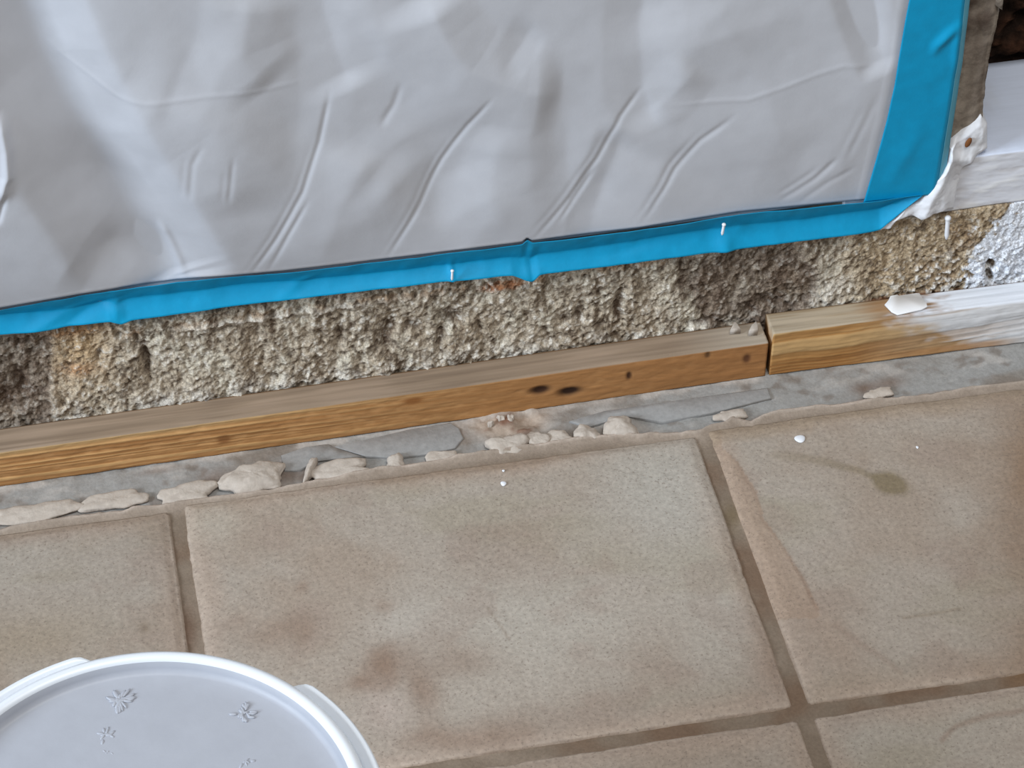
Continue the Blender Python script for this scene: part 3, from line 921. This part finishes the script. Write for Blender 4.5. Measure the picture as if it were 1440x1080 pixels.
tag(stud, 'weathered grey brown stud end between blue tape and dark opening', 'stud')

def paint_piece(name, pts, out0, thick, m=M['white'], origin=None, parent=None, bev=0.001, pile=None):
    f = [at_w(x, y, out0) for x, y in pts]
    b = [p + np.array([0, thick, 0]) for p in f]
    return prism(name, f, b, m, parent, bev=bev, origin=origin, smooth=True)

# lumpy skin of white paint over the tape's corner and the foot of the stud
skin_poly = [(1383, 168), (1372, 177), (1358, 188), (1346, 197), (1338, 213), (1334, 232), (1326, 247), (1312, 258), (1301, 272), (1293, 285), (1272, 293),
             (1258, 306), (1240, 316), (1224, 326), (1238, 327), (1254, 323), (1262, 312), (1280, 306), (1290, 310), (1297, 313), (1304, 306), (1318, 304),
             (1332, 300), (1344, 296), (1350, 270), (1360, 240), (1376, 226), (1392, 214), (1392, 180)]
nx = np.array([at_w(x, y, 0.0105 if x < 1340 else 0.004)[[0, 2]] for x, y in skin_poly])
bx0, bx1, bz0, bz1 = nx[:, 0].min() - .004, nx[:, 0].max() + .004, nx[:, 1].min() - .004, nx[:, 1].max() + .004
xs, zs = np.arange(bx0, bx1, 0.0009), np.arange(bz0, bz1, 0.0009)
X, ZZ = np.meshgrid(xs, zs, indexing='ij')
d, s, al = poly_d(X, ZZ, np.vstack([nx, nx[:1]]))
ins = in_poly(X, ZZ, [tuple(p) for p in nx])
sd = np.where(ins, d, -d)
lump = fbm(X, ZZ, 0.018, 4, 151)
ridge = np.abs(fbm(X, ZZ * 0.7, 0.022, 3, 152))
PXs, PYs = to_pixels(np.stack([X, yw(X) - 0.008, ZZ], -1))
dd, _, al = poly_d(PXs, PYs, [(1340, 205), (1328, 250), (1310, 275), (1300, 300)])
base = 0.0018 + 0.0067 * sm(1350, 1325, PXs) + 0.002 * sm(1290, 1250, PXs) + 0.004 * np.exp(-(dd / 8) ** 2)
dd, _, al = poly_d(PXs, PYs, [(1345, 225), (1366, 228), (1376, 240)])
base += 0.003 * np.exp(-(dd / 7) ** 2)
o_ = base + 0.0016 * lump + 0.0018 * (0.4 - ridge)
prof = np.sqrt(np.clip(sd / (0.0022 + 0.003 * sm(1340, 1360, PXs)), 0, 1))
o_ = (o_ + 0.003) * prof - 0.003 - 0.02 * sm(0.0, -0.002, sd)
P = np.stack([X, yw(X) - o_, ZZ], -1)
keep = sd > -0.0022
me_o = grid('paint_skin', P, None, M['white'], origin=tuple(at_w(1300, 300)))
bm = bmesh.new(); bm.from_mesh(me_o.data)
bm.verts.ensure_lookup_table()
kf = keep.reshape(-1)
bmesh.ops.delete(bm, geom=[v for v in bm.verts if not kf[v.index]], context='VERTS')
bm.to_mesh(me_o.data); bm.free()
tag(me_o, 'lumpy white paint skin dried over the lower corner of the upright tape', 'paint')

pm = at_w(1361, 199, 0.0025)
bm = bmesh.new()
bmesh.ops.create_uvsphere(bm, u_segments=14, v_segments=8, radius=1)
bmesh.ops.scale(bm, vec=(0.0026, 0.0016, 0.0052), verts=bm.verts[:])
bmesh.ops.rotate(bm, matrix=Matrix.Rotation(0.3, 3, 'Y'), verts=bm.verts[:])
rs = from_bm('rust_spot', bm, M['rust'], me_o)
rs.location = Vector(pm) - me_o.location + Vector((0, -0.0015, 0))
rs['label'] = 'small brown bare spot in the paint'

# ================================================================== SMALL THINGS
def flake(name, pts, z, t, m, label, cat, lumpy=0.0, group=None):
    f = [at_z(x, y, z + t) for x, y in pts]
    b = [np.array([p[0], p[1], z]) for p in f]
    og = np.mean(b, 0)
    o = prism(name, f, b, m, None, bev=t * 0.2, origin=tuple(og), smooth=True)
    return tag(o, label, cat, group)
flake('paint_flake', [(1244, 428), (1250, 422), (1252, 416), (1262, 414), (1264, 416), (1288, 412), (1293, 412), (1297, 420), (1303, 426), (1304, 431), (1296, 435), (1262, 442), (1254, 438)],
      0.0425, 0.0014, M['flake'], 'flat white paint flake lying on the taller wooden strip', 'paint flake')
flake('plaster_crumb', [(1027, 463), (1033, 451), (1037, 454), (1042, 462)], 0.0315, 0.006, M['chunk'],
      'small pointed plaster crumb on the long strip, left one near the joint', 'crumb')
flake('plaster_crumb', [(1053, 464), (1058, 456), (1063, 450), (1067, 456), (1066, 463)], 0.0315, 0.007, M['chunk'],
      'small pale plaster crumb on the long strip, right at the joint', 'crumb')

def dome(name, px, py, rx, ry, h, label, ang=0.0, m=M['white']):
    p = at_z(px, py, 0.0006)
    bm = bmesh.new()
    bmesh.ops.create_uvsphere(bm, u_segments=20, v_segments=10, radius=1)
    for v in bm.verts:
        k = 1 + 0.07 * math.sin(3 * math.atan2(v.co.y, v.co.x) + 1)
        v.co = Vector((v.co.x * rx * k, v.co.y * ry * k, max(v.co.z, -0.3) * h))
    bmesh.ops.rotate(bm, matrix=Matrix.Rotation(ang, 3, 'Z'), verts=bm.verts[:])
    o = from_bm(name, bm, m)
    o.location = p
    return tag(o, label, 'paint drop')
dome('paint_drop', 1125, 617, 0.0048, 0.0046, 0.0012, 'round white paint drop on the right tile, near the dried stain', 0.4)
dome('paint_drop', 708, 680, 0.0025, 0.0028, 0.0010, 'tiny white paint drop on the middle tile, the larger of two')
dome('paint_drop', 708, 662, 0.0012, 0.0013, 0.0006, 'tiniest white paint speck on the middle tile near its back edge')
dome('paint_drop', 1290, 629, 0.0012, 0.0016, 0.0006, 'tiny white paint speck on the right tile beyond the dried stain')

def nail(px, py, length, r, out, label, tilt=0.0, m=M['white']):
    """thin nail hanging down against the wall: shank, head, point"""
    p = at_w(px, py, out)
    root = empty('nail', p)
    root.rotation_euler = (-0.05, tilt, 0)
    lathe('shank', [(0, -length), (r * 0.5, -length * 0.97), (r, -length * 0.8), (r * 0.9, -length * 0.3), (r, 0)], m, root, seg=14)
    lathe('head', [(0, r * 1.1), (r * 0.9, r * 1.0), (r * 1.35, r * 0.4), (r * 1.35, -r * 0.4), (r, -r * 0.7)], m, root, seg=14)
    return tag(root, label, 'nail', 'nails at the wall foot')
nail(1333, 307, 0.0235, 0.0021, 0.006, 'white painted nail hanging below the sill board, against bare plaster', -0.06)
nail(1018, 316, 0.011, 0.0013, 0.0155, 'pale nail poking from the lower tape towards its right end', 0.1)
nail(636, 381, 0.010, 0.0011, 0.0150, 'pale nail poking from the lower tape above the middle of the strip', 0.05)

# mortar lumps along the broken edge of the floor
def lump(px, py, wpx, hpx, label, seed, hz=0.008, rot=None, tuck=12):
    z0 = -0.0098
    p = at_z(px, py + tuck * 0.58, z0 + hz * 0.5)
    rx, ry = wpx / 1600 / 2, (hpx + tuck) / 1600 / 0.78 / 2
    bm = bmesh.new()
    bmesh.ops.create_uvsphere(bm, u_segments=36, v_segments=20, radius=1)
    r = random.Random(seed)
    ph = [r.uniform(0, 6.3) for _ in range(6)]
    for v in bm.verts:
        x, y, z = v.co
        q = lambda t, e: math.copysign(abs(t) ** e, t)
        x, y, z = q(x, 0.7), q(y, 0.85), q(z, 0.85)
        a = math.atan2(y, x)
        k = 1 + 0.10 * math.sin(2 * a + ph[0]) + 0.09 * math.sin(3 * a + ph[1]) + 0.08 * math.sin(5 * a + ph[2]) + 0.05 * math.sin(9 * a + ph[5])
        dz = 0.12 * math.sin(3 * x + ph[3]) + 0.1 * math.sin(4 * y + ph[4])
        w = mnoise.fractal(Vector((x * rx, y * ry, z * hz)) * 130 + Vector((seed * 3.1, 0, 0)), 0.8, 2.0, 3)
        k *= 1 + 0.07 * w
        v.co = Vector((x * rx * k, y * ry * k, (max(z, -0.9) * 0.55 + (0.6 * dz + 0.12 * w) * (z > 0)) * hz))
    o = from_bm('mortar_lump', bm, M['chunk'])
    o.location = p
    o.rotation_euler = (0, 0, 0.03 if rot is None else rot)
    return tag(o, label, 'mortar lump', 'mortar lumps along the broken floor edge')
lump(356, 666, 82, 30, 'large pale block-like mortar lump on the slab, in front of the orange strip', 1, 0.012)
lump(263, 687, 78, 17, 'long low mortar lump just left of the largest block-like lump', 2, 0.007)
lump(160, 697, 84, 15, 'long flat mortar lump at the left, above the corner of the left tile', 3, 0.006)
lump(50, 714, 110, 17, 'long flat mortar lump at the far left edge of the slab', 4, 0.006)
lump(478, 655, 86, 17, 'long mortar lump with a crack, right of the large block-like lump', 5, 0.008)
lump(557, 645, 26, 13, 'small round mortar lump in front of the smooth grey mortar patch', 6, 0.008)
lump(622, 637, 44, 9, 'thin low mortar lump at the right end of the smooth grey patch', 7, 0.005)
lump(714, 619, 52, 19, 'domed mortar lump below the reddish rubble', 8, 0.010)
lump(756, 612, 30, 12, 'small mortar lump just right of the domed one', 9, 0.008)
lump(787, 610, 34, 11, 'low mortar lump, second right of the domed one', 10, 0.007)
lump(825, 604, 34, 14, 'rounded mortar lump just left of the whitish one', 11, 0.009)
lump(872, 595, 44, 19, 'whitish block-shaped mortar lump behind the middle tile', 12, 0.011)
lump(1028, 577, 44, 5, 'flat mortar lump behind the upright grout joint on the right', 13, 0.005)
lump(1236, 546, 40, 4, 'low mortar lump behind the right tile, near the brown stain on the slab', 14, 0.004)
lump(436, 654, 12, 22, 'narrow upright mortar sliver between two long lumps', 15, 0.010, -0.4)

# reddish rubble on the slab
for i, (px, py, w, h) in enumerate(((704, 589, 11, 9), (718, 589, 10, 10), (690, 597, 9, 7))):
    o = lump(px, py, w, h, ['left pebble of the two pale pebbles under the orange strip', 'right pebble of the two pale pebbles under the orange strip',
                            'tiny crumb of rubble left of the two pale pebbles'][i], 30 + i, 0.007, tuck=0)
    o.name = 'pebble'
    o['category'] = 'pebble'
    o['group'] = 'pebbles on the slab'

# ================================================================== BUCKET
BX, BY, BH = -0.049, -0.565, 0.30
bk = empty('plastic_bucket', (BX, BY, 0.0))
tag(bk, 'white plastic bucket with a recessed lid, standing on the tiles', 'bucket')
lathe('body', [(0, 0.003), (0.108, 0.003), (0.112, 0.0005), (0.1165, 0.002), (0.118, 0.008), (0.1285, 0.235), (0.1335, 0.237), (0.1335, 0.241), (0.1287, 0.243),
               (0.1292, 0.262), (0.1335, 0.264), (0.1335, 0.268), (0.1298, 0.270), (0.1302, 0.288), (0.1275, 0.288), (0.1262, 0.262), (0.1150, 0.012), (0, 0.010)],
      M['plastic'], bk, seg=128)
lid = lathe('lid', [(0, 0.2925), (0.06, 0.2922), (0.110, 0.2912), (0.1235, 0.2905), (0.1258, 0.2912), (0.1270, 0.2945), (0.1284, 0.2985), (0.1305, 0.3003), (0.1335, 0.3005),
                    (0.1358, 0.2992), (0.1370, 0.2965), (0.1372, 0.284), (0.1350, 0.276), (0.1338, 0.276), (0.1342, 0.287), (0.1310, 0.2895), (0, 0.2885)],
            M['lid'], bk, seg=160)
rim = lathe('rim', [(0.1262, 0.2915), (0.1274, 0.2950), (0.1286, 0.2990), (0.1306, 0.3009), (0.1335, 0.3011), (0.1361, 0.2996), (0.1374, 0.2968), (0.1376, 0.2845), (0.1366, 0.2845), (0.1300, 0.292)],
            M['plastic'], lid, seg=160, cap=True)
rim['label'] = 'glossy white raised rim of the lid'
for a0, a1 in ((-27, 47), (94, 167), (214, 287)):
    bm = bmesh.new()
    rings = []
    n = 44
    for i in range(n + 1):
        t = i / n
        a = math.radians(a0 + (a1 - a0) * t)
        e = float(sm(0, 0.11, np.array(t)) * sm(1, 0.89, np.array(t)))
        w = 0.0005 + 0.0103 * e
        zt = 0.2955 * e + 0.287 * (1 - e)
        prof = [(0.1372, 0.272), (0.1372, 0.2885), (0.1372 + 0.30 * w, 0.2895 + (zt - .2915) * .45), (0.1372 + 0.55 * w, zt - 0.0012), (0.1372 + 0.76 * w, zt + 0.0006), (0.1372 + 0.92 * w, zt - 0.0010),
                (0.1372 + w, zt - 0.0045), (0.1372 + w * 0.98, 0.274)]
        rings.append([bm.verts.new((r * math.cos(a), r * math.sin(a), z)) for r, z in prof])
    for i in range(n):
        for k in range(8):
            bm.faces.new((rings[i][k], rings[i + 1][k], rings[i + 1][(k + 1) % 8], rings[i][(k + 1) % 8]))
    bm.faces.new(rings[0]); bm.faces.new(rings[-1][::-1])
    g = from_bm('grip_lug', bm, M['plastic'], lid)

# raised star-like scuffs in the lid
def scuff(px, py, n, R, seed):
    r = random.Random(seed)
    p = at_z(px, py, 0.2923)
    bm = bmesh.new()
    for i in range(n):
        a = r.uniform(0, 6.283)
        d0 = R * r.uniform(0.1, 0.75)
        ln, wd = R * r.uniform(0.2, 0.45), R * r.uniform(0.09, 0.16)
        res = bmesh.ops.create_uvsphere(bm, u_segments=8, v_segments=5, radius=1)['verts']
        bmesh.ops.scale(bm, vec=(ln, wd, 0.0008), verts=res)
        bmesh.ops.rotate(bm, matrix=Matrix.Rotation(a + r.uniform(-.5, .5), 3, 'Z'), verts=res)
        bmesh.ops.translate(bm, vec=(d0 * math.cos(a), d0 * math.sin(a), -0.00068), verts=res)
    o = from_bm('scuff_mark', bm, M['lid'], lid)
    o.location = Vector(p) - Vector((BX, BY, 0.0))
    o['label'] = 'star-like scuff in the lid'
    o['kind'] = 'stuff'
scuff(168, 984, 22, 0.011, 1)
scuff(342, 1002, 20, 0.009, 2)
scuff(146, 1033, 10, 0.008, 3)
scuff(152, 1058, 4, 0.004, 4)
scuff(345, 1070, 7, 0.007, 5)
